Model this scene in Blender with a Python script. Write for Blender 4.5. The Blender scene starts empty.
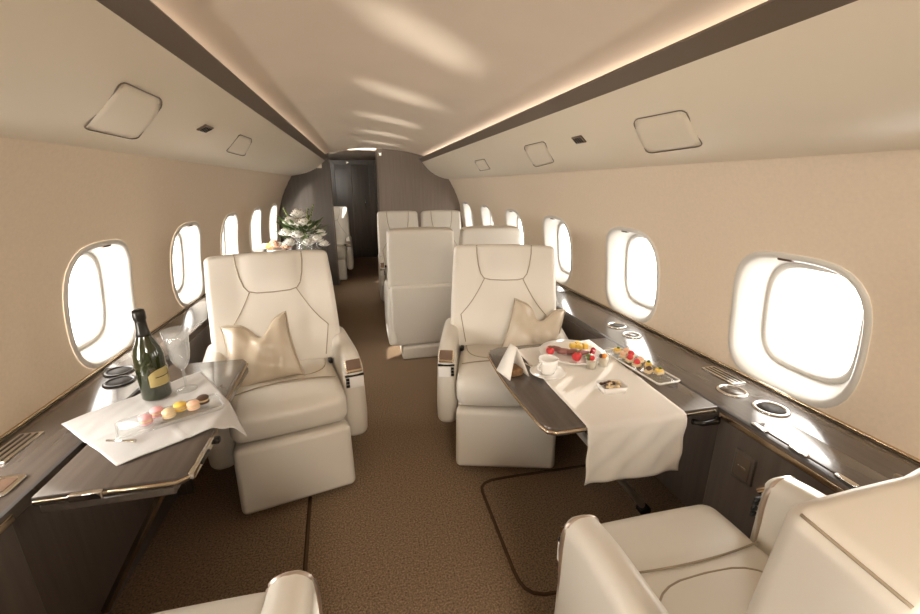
import bpy, bmesh, math, random
from mathutils import Vector, Matrix
random.seed(7)
PI = math.pi
scene = bpy.context.scene
COL = scene.collection

# ------------------------------------------------------------------ materials
def mat(name, col, rough=.5, metal=0., spec=.5, coat=0., noise=None, bump=None, emit=None):
    m = bpy.data.materials.new(name); m.use_nodes = True
    nt = m.node_tree; b = nt.nodes['Principled BSDF']
    b.inputs['Base Color'].default_value = (*col, 1)
    b.inputs['Roughness'].default_value = rough
    b.inputs['Metallic'].default_value = metal
    b.inputs['Specular IOR Level'].default_value = spec
    b.inputs['Coat Weight'].default_value = coat
    b.inputs['Coat Roughness'].default_value = .08
    tc = nt.nodes.new('ShaderNodeTexCoord')
    if noise:                                   # (scale vec, amount, detail)
        sc, amt, det = noise
        mp = nt.nodes.new('ShaderNodeMapping'); mp.inputs['Scale'].default_value = sc
        n = nt.nodes.new('ShaderNodeTexNoise'); n.inputs['Scale'].default_value = 1; n.inputs['Detail'].default_value = det
        r = nt.nodes.new('ShaderNodeMapRange'); r.inputs['From Min'].default_value = .3; r.inputs['From Max'].default_value = .7
        r.inputs['To Min'].default_value = 1 - amt; r.inputs['To Max'].default_value = 1 + amt
        mx = nt.nodes.new('ShaderNodeVectorMath'); mx.operation = 'SCALE'
        mx.inputs[0].default_value = col
        nt.links.new(tc.outputs['Object'], mp.inputs['Vector']); nt.links.new(mp.outputs['Vector'], n.inputs['Vector'])
        nt.links.new(n.outputs['Fac'], r.inputs['Value']); nt.links.new(r.outputs['Result'], mx.inputs['Scale'])
        nt.links.new(mx.outputs['Vector'], b.inputs['Base Color'])
    if bump:                                    # (scale, strength, distance)
        n2 = nt.nodes.new('ShaderNodeTexNoise'); n2.inputs['Scale'].default_value = bump[0]; n2.inputs['Detail'].default_value = 3
        bp = nt.nodes.new('ShaderNodeBump'); bp.inputs['Strength'].default_value = bump[1]; bp.inputs['Distance'].default_value = bump[2]
        nt.links.new(tc.outputs['Object'], n2.inputs['Vector']); nt.links.new(n2.outputs['Fac'], bp.inputs['Height'])
        nt.links.new(bp.outputs['Normal'], b.inputs['Normal'])
    if emit:
        b.inputs['Emission Color'].default_value = (*emit[0], 1); b.inputs['Emission Strength'].default_value = emit[1]
    return m

def glass_mat(name, tint, gloss, frost=0):
    m = bpy.data.materials.new(name); m.use_nodes = True; nt = m.node_tree
    for n in list(nt.nodes): nt.nodes.remove(n)
    out = nt.nodes.new('ShaderNodeOutputMaterial'); mx = nt.nodes.new('ShaderNodeMixShader')
    t = nt.nodes.new('ShaderNodeBsdfTransparent'); t.inputs['Color'].default_value = (*tint, 1)
    g = nt.nodes.new('ShaderNodeBsdfGlossy'); g.inputs['Roughness'].default_value = .03
    lw = nt.nodes.new('ShaderNodeLayerWeight'); lw.inputs['Blend'].default_value = .5
    pw = nt.nodes.new('ShaderNodeMath'); pw.operation = 'POWER'; pw.inputs[1].default_value = 3
    ma = nt.nodes.new('ShaderNodeMath'); ma.operation = 'MULTIPLY_ADD'; ma.inputs[1].default_value = gloss; ma.inputs[2].default_value = .03
    nt.links.new(lw.outputs['Facing'], pw.inputs[0]); nt.links.new(pw.outputs[0], ma.inputs[0]); nt.links.new(ma.outputs[0], mx.inputs['Fac'])
    if frost:
        df = nt.nodes.new('ShaderNodeBsdfTranslucent'); df.inputs['Color'].default_value = (.9, .9, .9, 1)
        d2 = nt.nodes.new('ShaderNodeBsdfDiffuse'); d2.inputs['Color'].default_value = (.9, .9, .9, 1)
        m3 = nt.nodes.new('ShaderNodeMixShader'); nt.links.new(df.outputs[0], m3.inputs[1]); nt.links.new(d2.outputs[0], m3.inputs[2])
        m2 = nt.nodes.new('ShaderNodeMixShader'); m2.inputs['Fac'].default_value = frost
        nt.links.new(t.outputs[0], m2.inputs[1]); nt.links.new(m3.outputs[0], m2.inputs[2]); t = m2
    nt.links.new(t.outputs[0], mx.inputs[1]); nt.links.new(g.outputs[0], mx.inputs[2]); nt.links.new(mx.outputs[0], out.inputs[0])
    return m

LEATHER = mat('cream_leather', (.70, .665, .60), .36, spec=.5, noise=((3, 3, 3), .03, 2), bump=(260, .10, .0006))
LEATHER2 = mat('cream_leather_shell', (.69, .655, .59), .40, noise=((3, 3, 3), .03, 2), bump=(260, .10, .0006))
PIPING = mat('leather_seam', (.36, .30, .22), .6)
GAP = mat('dark_gap', (.03, .025, .02), .7)
WALLM = mat('beige_wall_fabric', (.66, .555, .43), .75, spec=.25, noise=((90, 90, 90), .03, 4), bump=(300, .12, .0006))
CEILM = mat('beige_headliner', (.66, .555, .44), .42, spec=.35, noise=((4, 4, 4), .02, 2))
BINM = mat('ivory_overhead_panel', (.66, .585, .465), .38, spec=.45)
WOOD = mat('dark_veneer', (.098, .080, .068), .20, spec=.5, coat=.35, noise=((60, 3, 60), .14, 5))
WOODV = mat('dark_veneer_upright', (.105, .084, .070), .32, spec=.45, noise=((50, 50, 3), .14, 5))
BULK = mat('grey_brown_veneer', (.20, .160, .130), .35, spec=.5, noise=((60, 60, 2.0), .10, 5))
BULKD = mat('charcoal_lacquer', (.095, .082, .072), .18, spec=.6, coat=.3, noise=((30, 30, 2), .15, 4))
DOORM = mat('dark_door_veneer', (.080, .060, .045), .35, noise=((30, 30, 2), .2, 4))
TRIMM = mat('taupe_trim', (.115, .085, .060), .35, spec=.5)
GOLD = mat('champagne_metal', (.62, .50, .36), .22, metal=1)
ROSE = mat('brushed_rose_metal', (.62, .53, .46), .38, metal=1)
SATIN = mat('satin_silver', (.72, .70, .66), .35, metal=.35)
CHROME = mat('polished_steel', (.78, .75, .70), .10, metal=1)
CARPET = mat('brown_carpet', (.265, .187, .122), .95, spec=.1, noise=((150, 150, 150), .55, 5), bump=(380, .9, .005))
SEAM = mat('carpet_seam_dark', (.090, .058, .034), .95, spec=.05)
WINPL = mat('ivory_window_plastic', (.56, .54, .50), .28, spec=.5)
BLACK = mat('black_plastic', (.012, .011, .010), .25)
SCREEN = mat('bronze_display', (.16, .10, .07), .08, coat=.6)
WHITEPL = mat('ivory_switch_plate', (.74, .68, .58), .35)
LINEN = mat('white_linen', (.86, .83, .78), .85, spec=.15, bump=(500, .25, .0006))
SHEER = mat('white_organza', (.72, .71, .70), .55, spec=.3, bump=(300, .2, .0006))
SHEER.node_tree.nodes['Principled BSDF'].inputs['Alpha'].default_value = .78
SILK = mat('beige_silk', (.55, .47, .36), .28, spec=.6, bump=(60, .15, .002))
CHINA = mat('white_china', (.88, .87, .85), .12, spec=.6, coat=.4)
GLASS = glass_mat('clear_glass', (.97, .98, .98), .45, .06)
CRYST = glass_mat('crystal', (.96, .97, .97), .55, .22)
PANE = glass_mat('window_glass', (.97, .98, 1.0), .25)
BOTTLE = mat('green_bottle_glass', (.020, .026, .008), .06, spec=.7, coat=.6)
FOIL = mat('black_foil', (.022, .020, .016), .30, metal=.4)
LABELM = mat('gold_label', (.42, .34, .14), .45)
RED = mat('strawberry_red', (.62, .04, .045), .35)
PINK = mat('pink_macaron', (.80, .42, .44), .6)
YELL = mat('yellow_fruit', (.80, .55, .10), .45)
ORNG = mat('orange_petals', (.85, .36, .08), .55)
PEACH = mat('peach_petals', (.85, .55, .38), .6)
CREAMF = mat('cream_pastry', (.78, .62, .38), .6)
BROWN = mat('chocolate_brown', (.09, .045, .025), .5)
MEAT = mat('cured_meat', (.28, .12, .10), .5)
GREEN = mat('leaf_green', (.085, .14, .035), .5)
GREENL = mat('pale_leaf_green', (.24, .30, .10), .5)
PETAL = mat('white_petals', (.86, .85, .80), .6)
LAMPE = mat('lit_lamp_lens', (.9, .85, .75), .3, emit=((1, .85, .62), 3.0))

# ------------------------------------------------------------------ helpers
def obj(name, bm, m, parent=None, loc=None, rot=None, smooth=True, sharp=None):
    me = bpy.data.meshes.new(name)
    bmesh.ops.recalc_face_normals(bm, faces=bm.faces[:])
    bm.to_mesh(me); bm.free()
    for p in me.polygons: p.use_smooth = smooth
    if sharp and smooth:
        try: me.set_sharp_from_angle(angle=math.radians(sharp))
        except Exception: pass
    o = bpy.data.objects.new(name, me); me.materials.append(m); COL.objects.link(o)
    if parent: o.parent = parent
    if loc: o.location = loc
    if rot: o.rotation_euler = rot
    return o

def tag(o, label, cat, group=None):
    o['label'] = label; o['category'] = cat
    if group: o['group'] = group
    return o

def thing(name, label, cat, loc=(0, 0, 0), rz=0, group=None):
    o = bpy.data.objects.new(name, None); COL.objects.link(o)
    o.empty_display_size = .1
    o.location = loc; o.rotation_euler = (0, 0, rz)
    return tag(o, label, cat, group)

def struct(name, bm, m, **k):
    o = obj(name, bm, m, **k); o['kind'] = 'structure'; return o

def axis_samples(h, r, m, k):
    a = []
    for i in range(k + 1): a.append(h - r + r * math.tan(PI / 4 * i / k))
    c = h - r
    inner = [-c + 2 * c * i / m for i in range(m + 1)]
    return [-x for x in a[::-1]][:-1] + inner + a[1:]

def soft_box(bm, c, s, r, m=4, k=4, puff=(0, 0, 0), fn=None, M=None):
    """rounded box with optional cushion puff per axis and a deforming function"""
    h = [x / 2 for x in s]; r = min(r, min(h) * .98)
    S = [axis_samples(h[i], r, m if isinstance(m, int) else m[i], k) for i in range(3)]
    cache = {}
    def vert(p):
        key = tuple(round(x, 6) for x in p)
        if key in cache: return cache[key]
        q = [max(-(h[i] - r), min(h[i] - r, p[i])) for i in range(3)]
        d = Vector([p[i] - q[i] for i in range(3)])
        if d.length > 1e-9: d = d.normalized() * r
        v = Vector(q) + d
        for i in range(3):
            if puff[i]:
                j, l = (i + 1) % 3, (i + 2) % 3
                f = (1 - (v[j] / h[j]) ** 2) * (1 - (v[l] / h[l]) ** 2)
                v[i] += puff[i] * max(0, f) * (v[i] / h[i])
        if fn: v = Vector(fn(v))
        v = v + Vector(c)
        if M is not None: v = M @ v
        cache[key] = bm.verts.new(v); return cache[key]
    for ax in range(3):
        a, b = (ax + 1) % 3, (ax + 2) % 3
        for sg in (-1, 1):
            for i in range(len(S[a]) - 1):
                for j in range(len(S[b]) - 1):
                    ps = []
                    for (ii, jj) in ((i, j), (i + 1, j), (i + 1, j + 1), (i, j + 1)):
                        p = [0, 0, 0]; p[ax] = sg * h[ax]; p[a] = S[a][ii]; p[b] = S[b][jj]; ps.append(vert(p))
                    try: bm.faces.new(ps if sg > 0 else ps[::-1])
                    except ValueError: pass
    return bm

def box(bm, x0, x1, y0, y1, z0, z1, r=.003, M=None):
    return soft_box(bm, ((x0 + x1) / 2, (y0 + y1) / 2, (z0 + z1) / 2), (x1 - x0, y1 - y0, z1 - z0), r, m=1, k=2, M=M)

def B(): return bmesh.new()

def tube(bm, pts, rad, seg=8, closed=False):
    pts = [Vector(p) for p in pts]; n = len(pts); rings = []
    for i, p in enumerate(pts):
        a = pts[(i - 1) % n] if (closed or i > 0) else p
        b = pts[(i + 1) % n] if (closed or i < n - 1) else p
        t = (b - a).normalized()
        up = Vector((0, 0, 1)) if abs(t.z) < .95 else Vector((0, 1, 0))
        u = t.cross(up).normalized(); v = t.cross(u).normalized()
        rr = rad[i] if isinstance(rad, (list, tuple)) else rad
        rings.append([bm.verts.new(p + u * rr * math.cos(2 * PI * j / seg) + v * rr * math.sin(2 * PI * j / seg)) for j in range(seg)])
    for i in range(n if closed else n - 1):
        A, C = rings[i], rings[(i + 1) % n]
        for j in range(seg): bm.faces.new((A[j], A[(j + 1) % seg], C[(j + 1) % seg], C[j]))
    if not closed:
        bm.faces.new(rings[0][::-1]); bm.faces.new(rings[-1])
    return bm

def lathe(bm, prof, seg=32, c=(0, 0, 0), fn=None):
    rings = []
    for (r, z) in prof:
        ring = []
        for j in range(seg):
            a = 2 * PI * j / seg; rr = max(r, 1e-4)
            if fn: rr *= fn(a, z)
            ring.append(bm.verts.new((c[0] + rr * math.cos(a), c[1] + rr * math.sin(a), c[2] + z)))
        rings.append(ring)
    for A, C in zip(rings, rings[1:]):
        for j in range(seg): bm.faces.new((A[j], A[(j + 1) % seg], C[(j + 1) % seg], C[j]))
    bm.faces.new(rings[0][::-1]); bm.faces.new(rings[-1])
    return bm

def ball(bm, c, s, seg=14, rings=9, wob=0, M=None):
    if not isinstance(s, (tuple, list)): s = (s, s, s)
    prev = None; top = None
    ph = random.random() * 6
    for i in range(rings + 1):
        t = PI * i / rings; ring = []
        for j in range(seg):
            a = 2 * PI * j / seg
            w = 1 + wob * math.sin(3 * a + ph) * math.sin(2 * t + ph)
            p = Vector((c[0] + s[0] * w * math.sin(t) * math.cos(a), c[1] + s[1] * w * math.sin(t) * math.sin(a), c[2] + s[2] * w * math.cos(t)))
            if i in (0, rings) and j: ring.append(ring[0]); continue
            ring.append(bm.verts.new(M @ p if M is not None else p))
        if prev:
            for j in range(seg):
                f = []
                for v in (prev[j], prev[(j + 1) % seg], ring[(j + 1) % seg], ring[j]):
                    if v not in f: f.append(v)
                if len(f) > 2: bm.faces.new(f)
        prev = ring
    return bm

def extrude_profile(bm, prof, y0, y1, ny=1, closed=False):
    """profile [(x,z)] swept along y"""
    rows = [[bm.verts.new((x, y0 + (y1 - y0) * i / ny, z)) for (x, z) in prof] for i in range(ny + 1)]
    n = len(prof)
    for A, C in zip(rows, rows[1:]):
        for j in range(n if closed else n - 1): bm.faces.new((A[j], A[(j + 1) % n], C[(j + 1) % n], C[j]))
    if closed:
        bm.faces.new(rows[0]); bm.faces.new(rows[-1][::-1])
    return bm

def slab(bm, outline, z0, z1, r=.004):
    """flat slab from a 2D outline with a small rounded edge"""
    c = Vector((sum(p[0] for p in outline) / len(outline), sum(p[1] for p in outline) / len(outline)))
    n = len(outline)
    def inset(d):
        res = []
        for i in range(n):
            p0, p1, p2 = Vector(outline[i - 1]), Vector(outline[i]), Vector(outline[(i + 1) % n])
            t = ((p1 - p0).normalized() + (p2 - p1).normalized()).normalized()
            nn = Vector((-t.y, t.x))
            if nn.dot(c - p1) < 0: nn = -nn
            res.append(p1 + nn * d)
        return res
    loops = []
    for (d, z) in ((r, z0), (0, z0 + r), (0, z1 - r), (r * .3, z1 - r * .3), (r, z1)):
        loops.append([bm.verts.new((p.x, p.y, z)) for p in inset(d)])
    for A, C in zip(loops, loops[1:]):
        for j in range(n): bm.faces.new((A[j], A[(j + 1) % n], C[(j + 1) % n], C[j]))
    bm.faces.new(loops[0][::-1]); bm.faces.new(loops[-1])
    return bm

def rrect(cx, cy, w, d, r, seg=5, rot=0):
    pts = []
    for (sx, sy, a0) in ((1, 1, 0), (-1, 1, 90), (-1, -1, 180), (1, -1, 270)):
        for i in range(seg + 1):
            a = math.radians(a0 + 90 * i / seg)
            x = sx * (w / 2 - r) + r * math.cos(a); y = sy * (d / 2 - r) + r * math.sin(a)
            pts.append((cx + x * math.cos(rot) - y * math.sin(rot), cy + x * math.sin(rot) + y * math.cos(rot)))
    return pts

# ------------------------------------------------------------------ the cabin shell
XC, ZC, RAD = .17, .76, 1.25
YB, YF = -1.62, 5.9                       # rear and forward ends of the cabin
def xw(z, s):
    if z < .60: z = .60
    return XC + s * math.sqrt(RAD * RAD - (z - ZC) ** 2)
ZTOP = {1: 1.47, -1: 1.51}
WIN_Y = [1.045 + .89 * k for k in range(-2, 6)]
WZ, WA, WH, WN = .892, .225, .242, 3.4

# floor
bm = B(); soft_box(bm, (.17, 3.4, -.02), (2.6, 10.4, .04), .004, m=1, k=1)
floor = struct('floor', bm, CARPET)
bm = B()
tube(bm, [(1.25, 1.56, .001), (.60, 1.575, .001), (.52, 1.572, .001), (.485, 1.560, .001), (.466, 1.540, .001), (.459, 1.51, .001), (.458, 1.30, .001), (.458, 1.10, .001), (.462, 1.05, .001), (.474, 1.017, .001), (.495, .995, .001), (.53, .982, .001), (.60, .978, .001), (1.25, .975, .001)], .007, 6)
obj('carpet_seam', bm, SEAM, floor)
bm = B()
tube(bm, [(-.312, 1.65, .001), (-.300, 1.45, .001), (-.285, 1.2, .001), (-.275, 1.0, .001), (-.30, .93, .001), (-.86, .92, .001)], .008, 6)
obj('carpet_seam', bm, SEAM, floor)

def wall(side):
    s = 1 if side == 'right' else -1
    bm = B(); zt = ZTOP[s]
    def V(y, z, x=None): return bm.verts.new((xw(z, s) if x is None else x, y, z))
    # below the windows
    # window cells
    z0, z1 = .60, zt
    corner = []
    for dy in (-1, 1):
        for zz in (z0, z1): corner.append(math.atan2(zz - WZ, dy * .445) % (2 * PI))
    angs = sorted(set([round(2 * PI * i / 56, 6) for i in range(56)] + [round(c, 6) for c in corner]))
    for yc in WIN_Y:
        rings = []
        for t in (0, .12, .3, .55, 1):
            ring = []
            for a in angs:
                c, d = math.cos(a), math.sin(a)
                rh = 1 / ((abs(c) / WA) ** WN + (abs(d) / WH) ** WN) ** (1 / WN)
                ro = 1e9
                if abs(c) > 1e-6: ro = min(ro, .445 / abs(c))
                if d > 1e-6: ro = min(ro, (z1 - WZ) / d)
                if d < -1e-6: ro = min(ro, (z0 - WZ) / d)
                r = rh + (ro - rh) * t
                ring.append(V(yc + r * c, WZ + r * d))
            rings.append(ring)
        n = len(angs)
        for A, C in zip(rings, rings[1:]):
            for j in range(n): bm.faces.new((A[j], A[(j + 1) % n], C[(j + 1) % n], C[j]))
    ya, yb = WIN_Y[0] - .445, WIN_Y[-1] + .445
    for (p, q) in ((YB, ya), (yb, YF)):
        zs = [z0 + (z1 - z0) * i / 12 for i in range(13)]
        for za, zb in zip(zs, zs[1:]):
            bm.faces.new((V(p, za), V(q, za), V(q, zb), V(p, zb)))
    xb = xw(.6, s)
    bm.faces.new((V(YB, -.02, xb), V(YF, -.02, xb), V(YF, .6, xb), V(YB, .6, xb)))
    bmesh.ops.remove_doubles(bm, verts=bm.verts[:], dist=1e-4)
    return struct('wall_' + side, bm, WALLM)
wall('left'); wall('right')

# overhead panels, trims and ceiling
PR = [(.845, 1.662), (.872, 1.628), (.915, 1.580), (.965, 1.535), (1.02, 1.499), (1.08, 1.470), (1.14, 1.450), (xw(1.437, 1) + .03, 1.431)]
PL = [(-.420, 1.667), (-.452, 1.640), (-.495, 1.603), (-.545, 1.567), (-.605, 1.536), (-.68, 1.508), (-.77, 1.488), (xw(1.475, -1) - .03, 1.469)]
for nm, P, s in (('wall_overhead_right', PR, 1), ('wall_overhead_left', PL, -1)):
    bm = B(); extrude_profile(bm, P, YB, YF, 1); struct(nm, bm, BINM)
TR = [(.847, 1.660), (.800, 1.700), (.806, 1.708), (.862, 1.672)]
TL = [(-.422, 1.665), (-.375, 1.703), (-.381, 1.711), (-.437, 1.677)]
for nm, P in (('trim_1', TL), ('trim_2', TR)):
    bm = B(); extrude_profile(bm, P, YB, YF, 1, closed=True); struct(nm, bm, TRIMM, smooth=False)
bm = B()
CP = []
xl, xr = -.445, .872
for i in range(33):
    t = -1 + 2 * i / 32
    CP.append((.2135 + t * (xr - xl) / 2, 1.822 - .085 * abs(t) ** 2.2))
CP = [(-.445, 1.655), (-.468, 1.668), (-.468, 1.70)] + CP + [(.895, 1.70), (.897, 1.662), (.868, 1.648)]
extrude_profile(bm, CP, YB, YF, 1)
struct('ceiling', bm, CEILM)
# rear end of the cabin
bm = B()
box(bm, -1.2, 1.55, YB - .05, YB, 0, 1.9)
struct('wall_back', bm, BULK, smooth=False)

# forward bulkheads, corridor and door
def bulkhead(name, x0, x1, m, n=24):
    bm = B(); top = []
    for i in range(n + 1):
        x = x0 + (x1 - x0) * i / n
        # follow the shell
        u = (x - .2135) / .66
        if abs(u) < 1: z = 1.822 - .085 * abs(u) ** 2.2
        else:
            z = ZC + math.sqrt(max(0, RAD * RAD - (x - XC) ** 2))
            z = min(z, 1.74)
        top.append((x, z + .006))
    prof = [(x0, 0)] + top + [(x1, 0)]
    extrude_profile(bm, prof, YF, YF + .05, 1, closed=True)
    return struct(name, bm, m, smooth=False)
bulkhead('wall_front_left', xw(.76, -1) + .001, -.377, BULKD)
bulkhead('wall_front_right', .236, xw(.76, 1) - .001, BULK)
bm = B(); box(bm, -.385, -.369, YF - .012, YF + .055, 0, 1.70, .002); struct('trim_3', bm, TRIMM)
bm = B(); box(bm, .228, .244, YF - .012, YF + .055, 0, 1.80, .002); struct('trim_4', bm, TRIMM)
bm = B(); box(bm, -1.0, -.96, YF + .05, 8.25, 0, 1.84); struct('wall_corridor_left', bm, BULKD, smooth=False)
bm = B(); box(bm, .26, .30, YF + .05, 8.25, 0, 1.84); struct('wall_corridor_right', bm, BULKD, smooth=False)
bm = B(); box(bm, -1.2, .50, YF + .01, 8.3, 1.80, 1.88); struct('ceiling_corridor', bm, CEILM, smooth=False)
bm = B(); box(bm, -1.0, -.44, 8.2, 8.25, 0, 1.80); box(bm, .17, .30, 8.2, 8.25, 0, 1.80); box(bm, -.44, .17, 8.2, 8.25, 1.72, 1.80)
struct('wall_front', bm, DOORM, smooth=False)
bm = B(); box(bm, -.445, .175, 8.205, 8.24, .0, 1.725, .004)
door = struct('door_1', bm, DOORM)
bm = B(); box(bm, -.16, -.145, 8.195, 8.206, .02, 1.71, .002); obj('door_rib', bm, TRIMM, door)
bm = B(); tube(bm, [(.08, 8.17, .95), (.08, 8.17, 1.10)], .009, 8); tube(bm, [(.08, 8.17, 1.02), (.08, 8.21, 1.02)], .007, 8)
obj('door_handle', bm, CHROME, door)

# windows
def win_loop(bm, yc, s, a, h, off, nn=WN, k=48):
    al = math.asin((WZ - ZC) / RAD); nrm = Vector((s * math.cos(al), 0, math.sin(al)))
    vs = []
    for i in range(k):
        t = 2 * PI * i / k; c, d = math.cos(t), math.sin(t)
        r = 1 / ((abs(c) / a) ** nn + (abs(d) / h) ** nn) ** (1 / nn)
        y, z = yc + r * c, WZ + r * d
        x = xw(z, s)
        if off > .02:                      # the pane end of the funnel is flat
            base = Vector((xw(WZ, s), yc, WZ))
            tang = Vector((-s * math.sin(al), 0, math.cos(al)))
            p = base + tang * (r * d) + Vector((0, r * c, 0)) + nrm * off
        else: p = Vector((x, y, z)) + nrm * off
        vs.append(bm.verts.new(p))
    return vs
def ring_faces(bm, loops):
    for A, C in zip(loops, loops[1:]):
        n = len(A)
        for j in range(n): bm.faces.new((A[j], A[(j + 1) % n], C[(j + 1) % n], C[j]))
wi = 0
for s, sn in ((-1, 'left'), (1, 'right')):
    for yc in WIN_Y:
        wi += 1
        bm = B()
        L = [win_loop(bm, yc, s, WA + .010, WH + .010, -.001), win_loop(bm, yc, s, WA + .006, WH + .006, -.007),
             win_loop(bm, yc, s, WA - .006, WH - .006, -.008), win_loop(bm, yc, s, WA - .014, WH - .014, .002),
             win_loop(bm, yc, s, WA - .022, WH - .022, .021), win_loop(bm, yc, s, .182, .212, .060), win_loop(bm, yc, s, .168, .200, .088, 3.8)]
        ring_faces(bm, L)
        w = struct('window_%d' % wi, bm, WINPL)
        bm = B()
        L = [win_loop(bm, yc, s, .169, .201, .086, 3.8), win_loop(bm, yc, s, .160, .192, .082, 3.8), win_loop(bm, yc, s, .152, .184, .084, 3.8), win_loop(bm, yc, s, .146, .178, .100, 3.8)]
        ring_faces(bm, L); obj('inner_frame', bm, WINPL, w)
        bm = B(); Lp = win_loop(bm, yc, s, .148, .180, .097, 3.8); bm.faces.new(Lp)
        obj('window_pane', bm, PANE, w, smooth=False)
        bm = B()
        zt = WZ + WH - .012
        soft_box(bm, (xw(zt, s) + s * .005, yc + .03, zt), (.020, .05, .012), .004, m=1, k=2)
        obj('shade_latch', bm, BROWN, w)

# access panels, vents and lamps on the overhead panels
def prof_at(P, u):
    """point and normal at fraction u along the overhead profile"""
    d = [0]
    for a, b in zip(P, P[1:]): d.append(d[-1] + math.hypot(b[0] - a[0], b[1] - a[1]))
    t = u * d[-1]
    for i in range(len(P) - 1):
        if t <= d[i + 1] + 1e-9:
            f = (t - d[i]) / (d[i + 1] - d[i])
            x = P[i][0] + f * (P[i + 1][0] - P[i][0]); z = P[i][1] + f * (P[i + 1][1] - P[i][1])
            tx, tz = P[i + 1][0] - P[i][0], P[i + 1][1] - P[i][1]
            n = Vector((tz, 0, -tx)).normalized()
            if n.z > 0: n = -n
            return Vector((x, 0, z)), n
def access_panel(P, corners, label):
    """corners: four (y,u) in order; outlined door flush in the overhead panel"""
    def pt(y, u, off):
        p, n = prof_at(P, u); return Vector((p.x, y, p.z)) + n * off
    (a, b, c, d) = corners
    N = 10
    def bil(i, j):
        u, v = i / N, j / N
        y = (1 - v) * ((1 - u) * a[0] + u * b[0]) + v * ((1 - u) * d[0] + u * c[0])
        w = (1 - v) * ((1 - u) * a[1] + u * b[1]) + v * ((1 - u) * d[1] + u * c[1])
        return y, w
    bm = B()
    g = [[bm.verts.new(pt(*bil(i, j), .0012)) for j in range(N + 1)] for i in range(N + 1)]
    for i in range(N):
        for j in range(N):
            if (i, j) in ((0, 0), (N - 1, 0), (0, N - 1), (N - 1, N - 1)): continue
            bm.faces.new((g[i][j], g[i + 1][j], g[i + 1][j + 1], g[i][j + 1]))
    bmesh.ops.delete(bm, geom=[v for v in bm.verts if not v.link_faces], context='VERTS')
    o = obj('access_panel', bm, BINM); tag(o, label, 'access panel', 'overhead access panels')
    m = o.modifiers.new('thickness', 'SOLIDIFY'); m.thickness = .002; m.offset = 1
    path = []
    q = N / N
    def e(u, v): return pt((1 - v) * ((1 - u) * a[0] + u * b[0]) + v * ((1 - u) * d[0] + u * c[0]), (1 - v) * ((1 - u) * a[1] + u * b[1]) + v * ((1 - u) * d[1] + u * c[1]), .0022)
    k = .12
    for (su, sv, ang) in ((1, 1, 0), (0, 1, 90), (0, 0, 180), (1, 0, 270)):
        for i in range(5):
            t = math.radians(ang + 90 * i / 4)
            cu = (1 - k) if su else k; cv = (1 - k) if sv else k
            path.append(e(cu + k * math.cos(t), cv + k * math.sin(t)))
    bm = B(); tube(bm, path, .0019, 6, closed=True)
    obj('panel_gap', bm, TRIMM, o)
    return o
access_panel(PR, [(1.109, .255), (1.348, .241), (1.446, .609), (1.168, .593)], 'large outlined access panel in the right overhead, nearest the camera')
access_panel(PR, [(2.066, .245), (2.35, .243), (2.542, .64), (2.21, .575)], 'small outlined access panel in the right overhead, beyond the dark vent')
access_panel(PR, [(3.209, .307), (3.499, .303), (3.714, .58), (3.38, .56)], 'faint outlined access panel far along the right overhead near the bulkhead')
access_panel(PL, [(1.186, .238), (1.409, .242), (1.634, .642), (1.351, .631)], 'large outlined access panel in the left overhead, nearest the camera')
access_panel(PL, [(2.192, .257), (2.424, .25), (2.74, .521), (2.386, .517)], 'faint outlined access panel in the left overhead, beyond the dark vent')
for P, y, u, lab in ((PR, 1.76, .312, 'small dark oval vent set in the right overhead panel'), (PL, 1.835, .323, 'small dark oval vent set in the left overhead panel')):
    p, n = prof_at(P, u)
    ang = math.atan2(n.x, -n.z)
    M = Matrix.Translation((p.x, y, p.z)) @ Matrix.Rotation(-ang, 4, 'Y')
    bm = B(); soft_box(bm, (0, 0, -.002), (.040, .085, .008), .0039, m=2, k=3, M=M)
    v = obj('overhead_vent', bm, TRIMM); tag(v, lab, 'vent')
    bm = B()
    for i in range(4): soft_box(bm, (0, -.027 + .018 * i, -.0065), (.026, .008, .003), .001, m=1, k=1, M=M)
    obj('vent_slot', bm, BLACK, v)

# ------------------------------------------------------------------ seats
def back_front(x, z, w, h, wing=.020):
    """sculpting of the front face of a backrest: wings forward, head panel, seams pressed in"""
    u = abs(x) / (w / 2); v = z / h
    f = wing * max(0, u - .52) / .48 * (1 if v < .72 else max(0, (1 - v) / .28))
    f += .016 * math.exp(-((v - .30) / .22) ** 2) * max(0, 1 - u * u)
    f += .012 * max(0, 1 - (u / .48) ** 4) * (1 / (1 + math.exp(-(v - .70) * 40)))
    return f

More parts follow.
